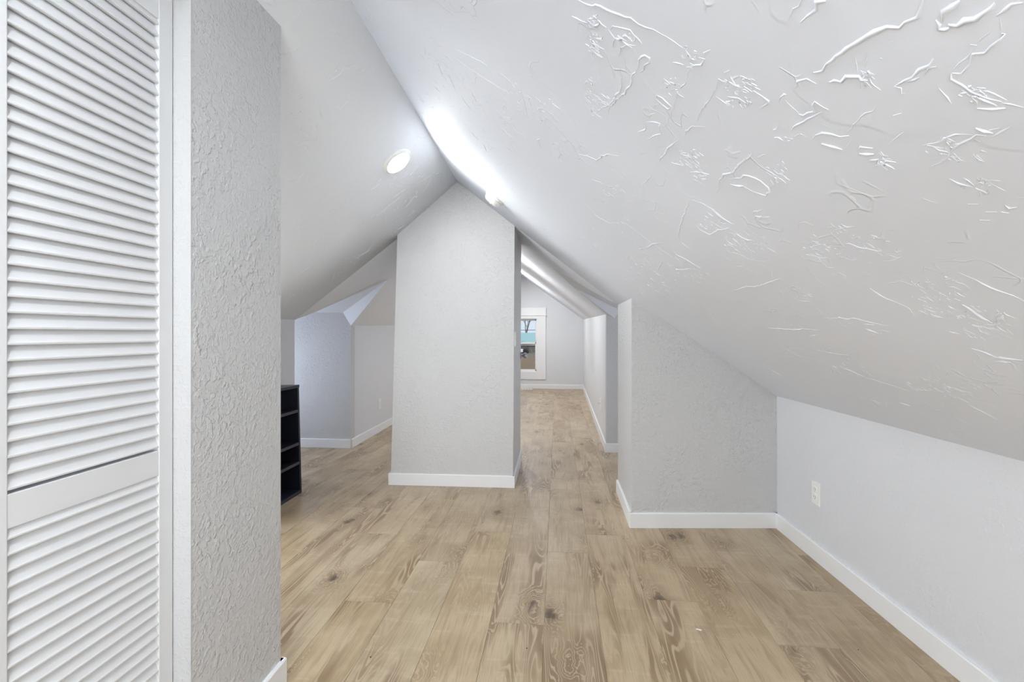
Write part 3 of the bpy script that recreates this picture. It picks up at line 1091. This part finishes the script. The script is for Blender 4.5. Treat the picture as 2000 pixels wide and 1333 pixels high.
# ------------------------------------------------------------------ trowel marks in the right ceiling slope
# each line: ridge size, then points (x, y) on the slope in metres
STROKES = """3 0.331,0.447 0.335,0.457 0.337,0.465 0.335,0.473 0.335,0.482 0.326,0.488 0.323,0.500 0.320,0.519 0.317,0.536 0.316,0.552 0.314,0.567 0.316,0.578 0.312,0.588
2 0.308,0.629 0.307,0.615 0.310,0.602 0.321,0.600
2 0.306,0.665 0.306,0.648 0.308,0.646
1 0.310,0.657 0.330,0.659
2 0.332,0.663 0.336,0.659 0.339,0.642 0.333,0.633 0.333,0.626 0.342,0.625 0.348,0.623
2 0.339,0.699 0.339,0.679 0.342,0.659 0.345,0.634
3 0.329,0.587 0.330,0.580 0.336,0.575 0.336,0.565 0.342,0.555 0.347,0.556 0.351,0.553
2 0.340,0.549 0.346,0.544
1 0.328,0.538 0.334,0.546 0.338,0.551
1 0.331,0.522 0.336,0.532 0.339,0.540
3 0.348,0.431 0.347,0.438 0.348,0.445 0.351,0.453
3 0.355,0.452 0.360,0.449 0.361,0.442 0.365,0.437 0.364,0.428 0.364,0.422 0.362,0.416
3 0.354,0.461 0.357,0.458 0.357,0.454
2 0.347,0.455 0.352,0.458 0.354,0.461
3 0.278,0.503 0.274,0.511 0.276,0.519 0.275,0.531 0.273,0.543
1 0.263,0.519 0.262,0.534 0.263,0.548
2 0.337,0.501 0.339,0.498
2 0.342,0.520 0.344,0.519
2 0.369,0.537 0.369,0.526 0.371,0.517 0.370,0.505 0.371,0.496 0.369,0.487
2 0.371,0.527 0.373,0.517 0.374,0.511
2 0.377,0.507 0.374,0.499 0.375,0.493
1 0.369,0.540 0.372,0.536 0.376,0.540 0.378,0.536
2 0.386,0.488 0.391,0.493 0.398,0.493 0.408,0.492 0.419,0.488 0.427,0.483
2 0.387,0.489 0.391,0.482 0.389,0.470 0.384,0.461 0.387,0.454 0.386,0.447 0.385,0.433 0.382,0.432
1 0.377,0.436 0.379,0.454
2 0.378,0.456 0.380,0.454
1 0.380,0.457 0.382,0.468 0.384,0.484
2 0.422,0.502 0.427,0.494 0.433,0.486
2 0.410,0.494 0.419,0.492 0.428,0.488
1 0.401,0.497 0.410,0.496 0.414,0.494
1 0.427,0.483 0.432,0.480 0.438,0.475
2 0.371,0.425 0.372,0.416 0.370,0.412 0.373,0.405
1 0.373,0.425 0.380,0.431
2 0.361,0.685 0.360,0.675 0.364,0.664 0.370,0.655 0.377,0.650 0.383,0.638
3 0.373,0.683 0.381,0.674 0.390,0.667
3 0.405,0.653 0.412,0.639
2 0.401,0.650 0.399,0.642 0.407,0.632
2 0.390,0.655 0.388,0.644
2 0.346,0.705 0.349,0.693
3 0.435,0.521 0.442,0.520 0.448,0.517
2 0.444,0.514 0.447,0.506
2 0.451,0.523 0.450,0.511 0.448,0.499
2 0.456,0.608 0.453,0.589 0.451,0.572 0.444,0.557 0.442,0.542 0.443,0.528 0.448,0.524
1 0.427,0.580 0.432,0.563 0.434,0.543 0.440,0.530
2 0.429,0.576 0.438,0.569
2 0.435,0.586 0.438,0.584
2 0.446,0.588 0.447,0.581
1 0.378,0.635 0.375,0.610 0.373,0.593 0.375,0.576
1 0.376,0.579 0.383,0.599 0.386,0.614
1 0.410,0.608 0.410,0.594 0.407,0.580
1 0.392,0.510 0.408,0.516
2 0.389,0.570 0.391,0.561
2 0.428,0.646 0.424,0.635 0.432,0.628
2 0.035,0.755 0.051,0.750 0.068,0.733 0.084,0.728 0.099,0.722 0.113,0.712 0.125,0.714 0.135,0.709 0.145,0.703 0.158,0.699
1 0.158,0.699 0.172,0.697 0.186,0.695
2 0.025,0.802 0.042,0.797 0.052,0.792
2 0.054,0.788 0.067,0.782 0.070,0.767
1 0.086,0.769 0.089,0.756 0.104,0.743 0.115,0.736 0.125,0.741 0.123,0.758
2 0.095,0.780 0.108,0.768
1 0.086,0.769 0.096,0.779 0.096,0.803
1 0.129,0.760 0.116,0.773 0.109,0.791 0.107,0.811
2 0.112,0.842 0.119,0.861 0.123,0.899 0.118,0.930 0.112,0.972 0.095,1.018 0.087,1.054
2 0.139,0.814 0.135,0.836 0.135,0.868 0.131,0.902 0.121,0.940 0.111,0.987 0.112,1.032
2 0.142,0.815 0.138,0.801 0.138,0.784 0.144,0.765 0.151,0.763 0.153,0.774 0.147,0.788 0.147,0.801 0.144,0.814
2 0.188,0.695 0.197,0.701 0.201,0.716
2 0.204,0.718 0.214,0.702 0.215,0.689
2 0.180,0.736 0.188,0.730 0.196,0.725
2 0.215,0.686 0.209,0.677 0.216,0.665
2 0.208,0.692 0.215,0.686
1 0.204,0.725 0.205,0.744 0.207,0.752
2 0.207,0.756 0.203,0.782
1 0.203,0.786 0.205,0.818 0.208,0.841 0.209,0.877 0.209,0.906 0.203,0.926
2 0.179,0.849 0.179,0.839 0.187,0.835 0.205,0.841 0.201,0.852 0.188,0.853 0.179,0.849
1 0.185,0.882 0.180,0.877 0.185,0.860
1 0.183,0.921 0.181,0.905 0.187,0.893
2 0.178,0.945 0.189,0.924 0.200,0.912 0.203,0.931 0.210,0.942 0.202,0.962 0.196,0.987 0.190,0.993
2 0.178,0.948 0.184,0.964 0.174,0.996
1 0.240,0.709 0.243,0.726 0.242,0.750 0.243,0.772 0.241,0.798 0.246,0.831
2 0.242,0.685 0.245,0.673
2 0.251,0.694 0.265,0.691
2 0.239,0.704 0.250,0.702
2 0.267,0.676 0.276,0.673
2 0.267,0.684 0.278,0.682
2 0.270,0.694 0.275,0.692
2 0.279,0.678 0.290,0.677 0.298,0.678 0.298,0.699
1 0.249,0.740 0.269,0.738
1 0.260,0.725 0.269,0.713 0.279,0.711
1 0.243,0.899 0.240,0.877 0.243,0.850 0.259,0.828
2 0.227,1.051 0.230,1.006 0.230,0.965 0.237,0.919
2 0.062,1.335 0.089,1.298 0.111,1.282 0.119,1.235 0.134,1.195 0.153,1.167
2 0.328,0.878 0.328,0.833 0.328,0.802
1 0.335,0.804 0.342,0.782
2 0.625,0.776 0.644,0.771 0.670,0.768 0.684,0.759 0.699,0.757
1 0.624,0.930 0.623,0.894
2 0.623,0.894 0.635,0.887 0.644,0.875 0.650,0.874 0.628,0.842
1 0.622,0.835 0.623,0.815 0.616,0.777 0.613,0.751
2 0.630,0.985 0.644,0.989 0.661,0.989 0.682,0.978
1 0.682,0.978 0.695,0.976 0.718,0.995
3 0.695,0.857 0.713,0.859 0.733,0.863 0.750,0.862
3 0.748,0.901 0.756,0.893
3 0.725,0.830 0.724,0.817 0.733,0.831 0.745,0.852 0.747,0.849
2 0.763,0.856 0.778,0.860
2 0.705,1.287 0.710,1.256 0.707,1.219 0.715,1.203 0.713,1.169 0.725,1.153 0.741,1.118 0.749,1.086
2 0.739,1.183 0.737,1.167 0.740,1.137
3 0.750,1.193 0.772,1.177
2 0.754,1.154 0.768,1.133
2 0.734,1.671 0.742,1.596 0.749,1.513 0.745,1.468 0.753,1.397
2 0.781,1.506 0.773,1.438
2 0.635,1.271 0.642,1.229
2 0.516,0.988 0.529,0.981 0.546,0.997 0.557,1.003 0.563,0.986
2 0.501,0.960 0.505,0.922
1 0.495,0.966 0.492,0.920
2 0.486,0.856 0.489,0.829 0.493,0.806
2 0.515,0.885 0.521,0.868 0.536,0.860 0.547,0.847 0.553,0.834
2 0.573,0.861 0.576,0.843 0.571,0.819
2 0.580,0.877 0.579,0.868
1 0.461,0.922 0.449,0.897 0.451,0.881 0.464,0.875
2 0.576,0.994 0.587,0.993 0.606,1.028
3 0.516,0.628 0.522,0.619
3 0.534,0.627 0.539,0.616
3 0.543,0.645 0.549,0.636
3 0.541,0.613 0.546,0.608
3 0.499,0.598 0.510,0.594 0.508,0.589
2 0.475,0.604 0.486,0.603 0.497,0.598
2 0.528,0.580 0.530,0.574
2 0.532,0.599 0.539,0.600 0.541,0.592
1 0.486,0.663 0.503,0.656
2 0.488,0.645 0.494,0.645
2 0.559,1.272 0.556,1.230 0.555,1.195
1 0.585,0.937 0.598,0.934
2 0.769,0.976 0.775,0.960
2 0.334,1.001 0.332,0.976 0.324,0.948 0.323,0.918 0.329,0.890 0.327,0.861 0.327,0.832 0.328,0.802
3 0.341,0.934 0.347,0.926 0.355,0.908
2 0.355,0.910 0.370,0.905 0.385,0.887 0.384,0.868 0.377,0.859 0.364,0.857 0.356,0.860 0.345,0.871 0.342,0.892 0.333,0.919
1 0.314,1.105 0.331,1.087 0.353,1.077 0.374,1.080 0.395,1.077
2 0.354,1.080 0.375,1.083 0.397,1.072
2 0.314,1.124 0.324,1.198 0.337,1.291 0.350,1.359 0.369,1.404
1 0.370,1.396 0.391,1.390
2 0.359,1.219 0.370,1.224 0.389,1.208 0.391,1.150 0.399,1.102
2 0.416,1.101 0.431,1.098 0.443,1.077
1 0.441,1.228 0.455,1.198 0.478,1.192 0.494,1.167 0.502,1.129
1 0.476,1.315 0.492,1.260
2 0.554,1.520 0.556,1.472 0.553,1.397 0.562,1.359 0.559,1.280 0.555,1.201
1 0.243,1.598 0.282,1.588 0.325,1.590 0.383,1.571
1 0.109,1.721 0.154,1.757 0.197,1.714 0.219,1.630
2 0.319,1.696 0.325,1.593 0.337,1.511
2 0.367,1.503 0.383,1.521 0.409,1.497 0.447,1.479
2 0.391,1.549 0.408,1.554 0.420,1.575
2 0.405,1.641 0.420,1.666 0.433,1.585 0.437,1.540
1 0.392,1.825 0.379,1.689
1 0.109,1.442 0.139,1.407
1 0.291,1.016 0.308,1.007
2 0.247,1.017 0.266,0.992
2 0.252,0.961 0.264,0.948
2 0.283,0.996 0.295,0.966 0.305,0.966 0.295,0.995
1 0.229,1.134 0.225,1.198 0.221,1.228
2 0.409,0.994 0.406,0.976 0.412,0.961
1 0.400,0.993 0.398,0.962 0.401,0.934
1 0.419,1.110 0.406,1.122
2 0.851,1.583 0.865,1.512 0.871,1.429
2 0.941,1.616 0.954,1.585 0.981,1.572
1 0.981,1.572 1.008,1.498 1.029,1.446
1 0.797,1.816 0.856,1.794 0.924,1.777
1 0.860,1.915 0.913,1.826
2 1.008,2.296 1.060,2.269
3 0.822,0.990 0.832,0.974 0.847,0.971 0.849,0.943 0.853,0.924
3 0.862,0.987 0.860,0.955
2 1.060,1.288 1.082,1.275 1.113,1.269
1 1.137,1.321 1.122,1.282 1.132,1.273
2 1.116,1.607 1.124,1.576
2 1.097,1.772 1.107,1.766
2 1.124,1.767 1.165,1.764
2 0.985,1.258 0.983,1.237
2 0.974,1.211 0.979,1.199
2 0.949,1.153 0.962,1.149
2 1.014,1.218 1.015,1.207
1 0.930,1.166 0.931,1.137
1 1.077,1.958 1.073,1.866
1 1.212,2.275 1.208,2.206
2 -0.460,1.506 -0.452,1.527 -0.422,1.536
1 -0.419,1.423 -0.439,1.483
2 -0.408,1.473 -0.390,1.465 -0.394,1.512 -0.396,1.554
1 -0.284,1.271 -0.251,1.254 -0.206,1.228 -0.191,1.226 -0.183,1.256
1 -0.316,1.334 -0.274,1.327 -0.240,1.323 -0.196,1.311 -0.146,1.295
1 -0.363,1.472 -0.328,1.470 -0.293,1.468
2 -0.361,1.493 -0.360,1.534 -0.358,1.590
2 -0.311,1.505 -0.284,1.488 -0.275,1.537 -0.249,1.575 -0.222,1.582
2 -0.340,1.597 -0.330,1.632 -0.315,1.654 -0.260,1.640
1 -0.629,1.982 -0.600,2.028
1 -0.220,1.475 -0.188,1.490 -0.162,1.501 -0.140,1.524
2 -0.205,1.582 -0.195,1.600 -0.167,1.617 -0.137,1.605
1 -0.141,1.528 -0.102,1.514
2 -0.295,1.771 -0.277,1.777
2 -0.363,1.918 -0.354,1.951 -0.335,1.946
2 -0.319,1.971 -0.318,2.024 -0.308,2.032
1 -0.150,1.210 -0.133,1.209 -0.116,1.217
1 -0.107,1.190 -0.095,1.213 -0.091,1.264 -0.085,1.356
2 -0.075,1.235 -0.071,1.262
1 -0.057,1.194 -0.043,1.195
1 -0.012,1.158 0.008,1.157
2 -0.046,1.287 -0.044,1.308 -0.051,1.331
3 -0.053,1.443 -0.062,1.463 -0.054,1.507
2 0.002,1.406 0.010,1.430 0.005,1.489
1 -0.241,1.719 -0.197,1.749
1 -0.130,1.698 -0.099,1.696"""
CLUSTERS = [((0.344, 0.551), (0.005, -0.008), (0.005, 0.008), 16), ((0.408, 0.494), (0.006, -0.01), (0.005, 0.006), 22), ((0.42, 0.638), (0.004, -0.008), (0.007, 0.011), 26), ((0.448, 0.558), (0.012, -0.019), (0.012, 0.015), 26), ((0.337, 0.714), (0.011, -0.02), (0.006, 0.012), 10), ((0.06, 0.778), (0.01, -0.011), (0.001, 0.012), 18), ((0.064, 0.827), (0.012, -0.014), (0.002, 0.031), 30), ((0.112, 0.757), (0.012, -0.014), (0.001, 0.011), 14), ((0.072, 1.004), (0.014, -0.022), (0.005, 0.077), 34), ((0.192, 0.788), (0.014, -0.02), (0.005, 0.018), 18), ((0.262, 0.685), (0.017, -0.023), (0.007, 0.018), 24), ((0.269, 0.717), (0.013, -0.019), (0.006, 0.018), 18), ((0.197, 0.707), (0.008, -0.01), (0.006, 0.022), 16), ((0.265, 0.95), (0.016, -0.034), (0.007, 0.026), 30), ((0.095, 0.99), (0.018, -0.028), (0.003, 0.029), 16), ((0.531, 0.865), (0.022, -0.069), (0.031, 0.05), 60), ((0.508, 0.964), (0.01, -0.031), (0.028, 0.053), 24), ((0.653, 0.86), (0.009, -0.054), (0.034, 0.044), 50), ((0.709, 0.906), (0.006, -0.068), (0.021, 0.026), 40), ((0.736, 0.839), (0.001, -0.014), (0.026, 0.03), 16), ((0.492, 0.592), (0.009, -0.015), (0.009, 0.012), 24), ((0.607, 1.239), (0.009, -0.061), (0.025, 0.051), 22), ((0.483, 0.844), (0.005, -0.013), (0.011, 0.02), 12), ((0.724, 1.228), (0.001, -0.028), (0.014, 0.024), 12), ((0.292, 0.975), (0.011, -0.023), (0.008, 0.028), 26), ((0.263, 0.946), (0.011, -0.022), (0.005, 0.017), 22), ((0.436, 1.124), (0.025, -0.081), (0.022, 0.056), 80), ((0.369, 1.144), (0.016, -0.05), (0.015, 0.044), 30), ((0.167, 1.417), (0.023, -0.057), (0.007, 0.06), 22), ((0.17, 2.062), (0.058, -0.213), (0.013, 0.154), 30), ((0.417, 2.042), (0.079, -0.468), (0.054, 0.267), 70), ((0.366, 0.81), (0.009, -0.02), (0.013, 0.028), 26), ((0.466, 1.556), (0.011, -0.055), (0.025, 0.083), 16), ((0.326, 1.839), (0.023, -0.107), (0.019, 0.103), 18), ((0.22, 1.608), (0.021, -0.065), (0.007, 0.051), 14), ((0.941, 1.582), (-0.013, -0.129), (0.056, 0.095), 30), ((0.979, 1.322), (-0.013, -0.089), (0.041, 0.056), 60), ((0.995, 1.233), (-0.015, -0.085), (0.039, 0.048), 26), ((0.89, 1.817), (-0.01, -0.171), (0.053, 0.108), 24), ((1.194, 1.884), (-0.032, -0.15), (0.095, 0.15), 20), ((1.241, 1.56), (-0.023, -0.076), (0.049, 0.062), 20), ((0.786, 1.222), (0.0, -0.053), (0.026, 0.04), 20), ((0.764, 0.9), (0.001, -0.041), (0.026, 0.03), 30), ((1.366, 1.782), (-0.023, -0.072), (0.036, 0.047), 14), ((-0.415, 1.563), (0.079, -0.103), (-0.047, 0.179), 36), ((-0.184, 1.516), (0.044, -0.072), (-0.013, 0.104), 30), ((-0.119, 1.289), (0.042, -0.061), (-0.01, 0.111), 26), ((-0.029, 1.199), (0.024, -0.038), (-0.001, 0.045), 14), ((0.0, 1.433), (0.025, -0.048), (0.0, 0.074), 14), ((-0.166, 1.674), (0.061, -0.11), (-0.01, 0.103), 24), ((0.062, 0.843), (0.01, -0.012), (0.001, 0.017), 14), ((-0.614, 2.077), (0.126, -0.187), (-0.065, 0.217), 24), ((-0.289, 1.592), (0.039, -0.059), (-0.015, 0.082), 14), ((0.069, 1.011), (0.012, -0.017), (0.004, 0.058), 20)]


def slope_point(x, y, f, h):
    m_ = slope_matrix(x, y, f)
    return m_ @ Vector((0, 0, h))


def add_ridge(V, F, pts, hw, ht, f, rnd, seg=0.007):
    P = [Vector((p[0], p[1])) for p in pts]
    Q = [P[0]]
    for a_, b_ in zip(P[:-1], P[1:]):
        n_ = max(1, int((b_ - a_).length / seg))
        for i in range(1, n_ + 1):
            Q.append(a_.lerp(b_, i / n_))
    j = min(0.0013, seg * 0.3)
    Q = [q + Vector((rnd.uniform(-j, j), rnd.uniform(-j, j))) for q in Q]
    if len(Q) < 2:
        return
    i0 = len(V)
    n_ = len(Q)
    for i, q in enumerate(Q):
        d = (Q[min(i + 1, n_ - 1)] - Q[max(i - 1, 0)])
        if d.length < 1e-6:
            d = Vector((1, 0))
        d.normalize()
        s_ = Vector((-d.y, d.x))
        t_ = min(1.0, 0.35 + 2.2 * min(i, n_ - 1 - i) / n_) * rnd.uniform(0.65, 1.25)
        for o_, h_ in ((-1.25, -0.0008), (-0.62, 0.75), (0.05, 1.0), (0.62, 0.70), (1.25, -0.0008)):
            w_ = q + s_ * o_ * hw * t_
            V.append(slope_point(w_.x, w_.y, f, h_ * ht * t_ if h_ > 0 else h_))
    for i in range(n_ - 1):
        for c_ in range(4):
            a_ = i0 + i * 5 + c_
            F.append([a_, a_ + 1, a_ + 6, a_ + 5])


rnd = random.Random(3)
V, F = [], []
for line in STROKES.split('\n'):
    t_ = line.split()
    pts = [tuple(float(q) for q in p.split(',')) for p in t_[1:]]
    k_ = int(t_[0])
    dist = math.hypot(pts[0][0], pts[0][1], 0.8)
    g = 0.56 + 0.62 * dist
    add_ridge(V, F, pts, (0.0008, 0.0012, 0.0019)[k_ - 1] * g, (0.0006, 0.0011, 0.0018)[k_ - 1] * g, zr, rnd)
for (c_, a_, b_, n_) in CLUSTERS:
    dist = math.hypot(c_[0], c_[1], 0.8)
    main = rnd.uniform(-0.5, 0.5)
    for i in range(n_):
        while True:
            u, v_ = rnd.uniform(-1, 1), rnd.uniform(-1, 1)
            if u * u + v_ * v_ < 1:
                break
        p = Vector((c_[0] + u * a_[0] + v_ * b_[0], c_[1] + u * a_[1] + v_ * b_[1]))
        ln = rnd.choice((0.003, 0.004, 0.006, 0.013)) * rnd.uniform(0.6, 1.2) * (0.6 + 0.5 * dist)
        an = main + rnd.gauss(0, 0.8)
        dv = Vector((math.cos(an), math.sin(an)))
        q = [p, p + dv * ln * 0.5 + Vector((rnd.uniform(-.003, .003), rnd.uniform(-.003, .003))), p + dv * ln]
        g = rnd.uniform(0.0004, 0.0011) * (0.6 + 0.62 * dist)
        add_ridge(V, F, q, g, g * 0.9, zr, rnd, 0.004)
o = mesh_obj('plaster_ridges', V, F, M['ceil_r'], ceil_r, smooth=True, fix=False)
o['kind'] = 'stuff'
# sparser marks on the left slope
V, F = [], []
rl = random.Random(19)
for i in range(70):
    x0_, y0_ = rl.uniform(-1.95, -0.80), rl.uniform(1.45, 3.3)
    if math.hypot(x0_ + 0.918, y0_ - 2.545) < 0.14:
        continue
    an = rl.choice((0.5, 2.2)) + rl.gauss(0, 0.4)
    ln = rl.uniform(0.03, 0.14)
    pts, p, = [], Vector((x0_, y0_))
    for s_ in range(5):
        pts.append(tuple(p))
        an += rl.gauss(0, 0.35)
        p = p + Vector((math.cos(an), math.sin(an))) * ln / 4
    if all(-2.0 < p_[0] < -0.78 and p_[1] < 3.35 for p_ in pts):
        g = rl.uniform(0.0010, 0.0022)
        add_ridge(V, F, pts, g, g * 0.8, zl, rl)
    for s_ in range(rl.randint(2, 8)):
        p = Vector((min(-0.8, max(-1.98, x0_ + rl.gauss(0, 0.04))), min(3.3, y0_ + rl.gauss(0, 0.04))))
        dv = Vector((math.cos(an), math.sin(an))) * rl.uniform(0.004, 0.02)
        g = rl.uniform(0.0009, 0.0018)
        add_ridge(V, F, [p, p + dv * .5, p + dv], g, g * .8, zl, rl, 0.004)
o = mesh_obj('plaster_ridges', V, F, M['ceil_l'], ceil_l, smooth=True, fix=False)
o['kind'] = 'stuff'


# specks lying on the planks
bm = bmesh.new()
spk = [(631, 953), (1036, 980), (1148, 1030), (1173, 1042), (1178, 1043), (1171, 982), (1210, 988), (715, 1295), (1702, 1265), (1025, 1270), (899, 1024)]
for px, py in [(-1.22, 3.31), (0.0, 2.91), (0.33, 2.72), (0.37, 2.6), (0.39, 2.6), (0.36, 3.08), (0.50, 3.04), (-0.66, 1.56), (1.09, 1.77), (-0.11, 1.66), (-0.45, 2.74)]:
    r_ = random.uniform(0.0022, 0.0038)
    mt = Matrix.Translation((px, py, 0.001)) @ Matrix.Rotation(random.uniform(0, 3), 4, 'Z') @ Matrix.Diagonal((r_, r_ * 0.8, 0.0012, 1))
    bmesh.ops.create_icosphere(bm, subdivisions=1, radius=1.0, matrix=mt)
tag(bm_obj('crumbs', bm, M['slot']), 'tiny dark crumbs scattered on the plank floor', 'debris', kind='stuff')
box_ = box('paint_chip', (-0.010, -0.0035, 0.0), (0.010, 0.0035, 0.0012), M['trim'], None, 0.0004)
box_.location = (0.548, 1.83, 0.0002)
box_.rotation_euler = (0, 0, -0.35)
tag(box_, 'tiny white paint chip lying on the planks at front right', 'chip')

# ------------------------------------------------------------------ outside the far window
M['grass'] = plain('winter_ground', (0.33, 0.27, 0.19), 0.95, var=0.25, scale=0.8)
M['teal'] = plain('weathered_siding', (0.27, 0.25, 0.21), 0.6, var=0.05, scale=2)
M['teal_roof'] = plain('teal_metal_roof', (0.27, 0.44, 0.43), 0.5, var=0.05, scale=2)
M['fence'] = plain('fence_wood', (0.36, 0.27, 0.19), 0.85, var=0.2, scale=4)
M['bark'] = plain('bark', (0.30, 0.27, 0.24), 0.9, var=0.2, scale=8)
M['white_out'] = plain('white_siding', (0.75, 0.77, 0.77), 0.6)
M['wire'] = plain('black_cable', (0.02, 0.02, 0.02), 0.6)

GZ = -3.0
tag(box('ground', (-60, YF + 0.6, GZ - 0.2), (60, 120, GZ), M['grass']), 'dull winter lawn outside the far window', 'ground', kind='structure')


def prism_roof(name, x0, x1, y0, y1, z0, z1, mat, par):
    ym = (y0 + y1) / 2
    v = [(x0, y0, z0), (x1, y0, z0), (x1, y1, z0), (x0, y1, z0), (x0, ym, z1), (x1, ym, z1)]
    return mesh_obj(name, v, [[0, 1, 5, 4], [2, 3, 4, 5], [0, 4, 3], [1, 2, 5], [0, 3, 2, 1]], mat, par)


h = empty('neighbour_house', (-9, 78, GZ), 'pale teal-roofed building seen through the upper sash', 'building')
box('wall', (-14, -4, 0), (20, 5, 2.6), M['teal'], h)
prism_roof('roof', -14.6, 20.6, -4.8, 5.8, 2.55, 4.35, M['teal_roof'], h)
for i in range(6):
    box('window', (-12 + i * 5, -4.06, 1.0), (-10.6 + i * 5, -3.98, 2.2), M['wire'], h)
fe = empty('board_fence', (-9, 52, GZ), 'brown board fence far off in the yard, seen in the lower sash', 'fence')
bm = bmesh.new()
add_box(bm, (0, 0, 0.02), (0.24, 0.03, 1.45))
b0 = bm_obj('fence_board', bm, M['fence'], fe)
b0.location = (-6, 0, 0)
for i in range(1, 72):
    o = b0.copy()
    col.objects.link(o)
    o.parent = fe
    o.location = (-6 + i * 0.247, random.uniform(-.01, .01), random.uniform(-0.04, 0.02))
for z in (0.35, 1.1):
    box('fence_rail', (-6, 0.03, z), (11.8, 0.09, z + 0.1), M['fence'], fe)


def tree(x, y, hgt, seed, label, mat=M['bark'], name='bare_tree', group=None, levels=5, z0=GZ, thick=1.0):
    rnd = random.Random(seed)
    V, F = [], []

    def seg(p, q, r0, r1):
        d = (q - p).normalized()
        a_ = d.orthogonal().normalized()
        b_ = d.cross(a_)
        i0 = len(V)
        for P, r in ((p, r0), (q, r1)):
            for k in range(4):
                an = k * math.pi / 2
                V.append(P + (a_ * math.cos(an) + b_ * math.sin(an)) * r)
        for k in range(4):
            k2 = (k + 1) % 4
            F.append([i0 + k, i0 + k2, i0 + 4 + k2, i0 + 4 + k])

    def grow(p, d, ln, r, lv):
        q = p + d * ln
        seg(p, q, r, r * 0.72)
        if lv == 0:
            return
        for _ in range(3 if lv > 1 else 4):
            nd = (d + Vector((rnd.uniform(-1, 1), rnd.uniform(-1, 1), rnd.uniform(-0.25, 0.7))) * 0.75).normalized()
            grow(q if rnd.random() < 0.6 else p + d * ln * rnd.uniform(0.55, 1), nd, ln * rnd.uniform(0.62, 0.82), r * 0.55, lv - 1)
    grow(Vector((0, 0, 0)), Vector((rnd.uniform(-.08, .08), 0, 1)).normalized(), hgt * 0.27, hgt * 0.018 * thick, levels)
    o = mesh_obj(name, V, F, mat, fix=False)
    o.location = (x, y, z0)
    return tag(o, label, 'tree', group)


for i, (x, y, hh, lb) in enumerate([(-19, 97, 15, 'leftmost bare tree behind the teal-roofed building'), (-9.6, 94, 15, 'bare tree behind the teal roof, in the middle of the upper pane'),
                                   (-5.6, 84, 14, 'bare tree behind the teal roof, towards the right window stile'), (5.5, 90, 14, 'rightmost bare tree behind the teal-roofed building')]):
    tree(x, y, hh, 11 + i, lb, group='bare trees outside', levels=7)
for i in range(7):
    tree(-12.4 + i * 2.35, 60.5 + (i % 2) * 2.6, 3.5 + 0.3 * math.sin(i * 2.3), 31 + i,
         'leafless grey-brown shrub, ' + ['leftmost', 'second', 'third', 'fourth', 'fifth', 'sixth', 'rightmost'][i] + ' of the row behind the board fence',
         name='bare_shrub', group='bare shrubs outside', levels=7, thick=1.9)
po = empty('utility_post', (-1.42, 17.0, GZ), 'white post with a small pale hood outside the lower sash', 'post')
box('post', (-0.04, -0.05, 0), (0.04, 0.05, 3.50), M['white_out'], po, 0.01)
box('hood', (-0.06, -0.10, 3.46), (0.15, 0.10, 3.58), M['white_out'], po, 0.02)
box('bracket', (-0.04, -0.06, 3.60), (0.07, 0.06, 3.70), M['white_out'], po, 0.02)
for i, (za, zb) in enumerate(((1.62, 1.85), (0.62, 0.64))):
    yy = 22 if i == 0 else 20
    v = Vector((-9, yy, za))
    bm = bmesh.new()
    pts = [Vector((lerp(-9, 7, s / 12), yy, lerp(za, zb, s / 12) - 0.4 * (1 - ((s - 6) / 6) ** 2) * (1 if i == 0 else 0.1))) for s in range(13)]
    rr = 0.014 if i == 0 else 0.02
    prev = None
    for p in pts:
        ring = [bm.verts.new(p + Vector((0, math.cos(k * 2.094) * rr, math.sin(k * 2.094) * rr))) for k in range(3)]
        if prev:
            for k in range(3):
                bm.faces.new([prev[k], prev[(k + 1) % 3], ring[(k + 1) % 3], ring[k]])
        prev = ring
    ol = empty('overhead_line', (0, yy, GZ), ['thin black cable line crossing the upper sash view', 'dark cable line crossing the top of the lower sash'][i], 'cable')
    cb_ = bm_obj('cable', bm, M['wire'], ol)
    cb_.location = (0, -yy, -GZ)
    for xx, zz in ((-9, za), (7, zb)):
        bm = bmesh.new()
        lathe(bm, [(0.0, 0.0), (0.09, 0.0), (0.07, zz - GZ + 0.25), (0.0, zz - GZ + 0.27)], 10, Matrix.Translation((xx, 0, 0)))
        bm_obj('utility_pole', bm, M['bark'], ol, True)
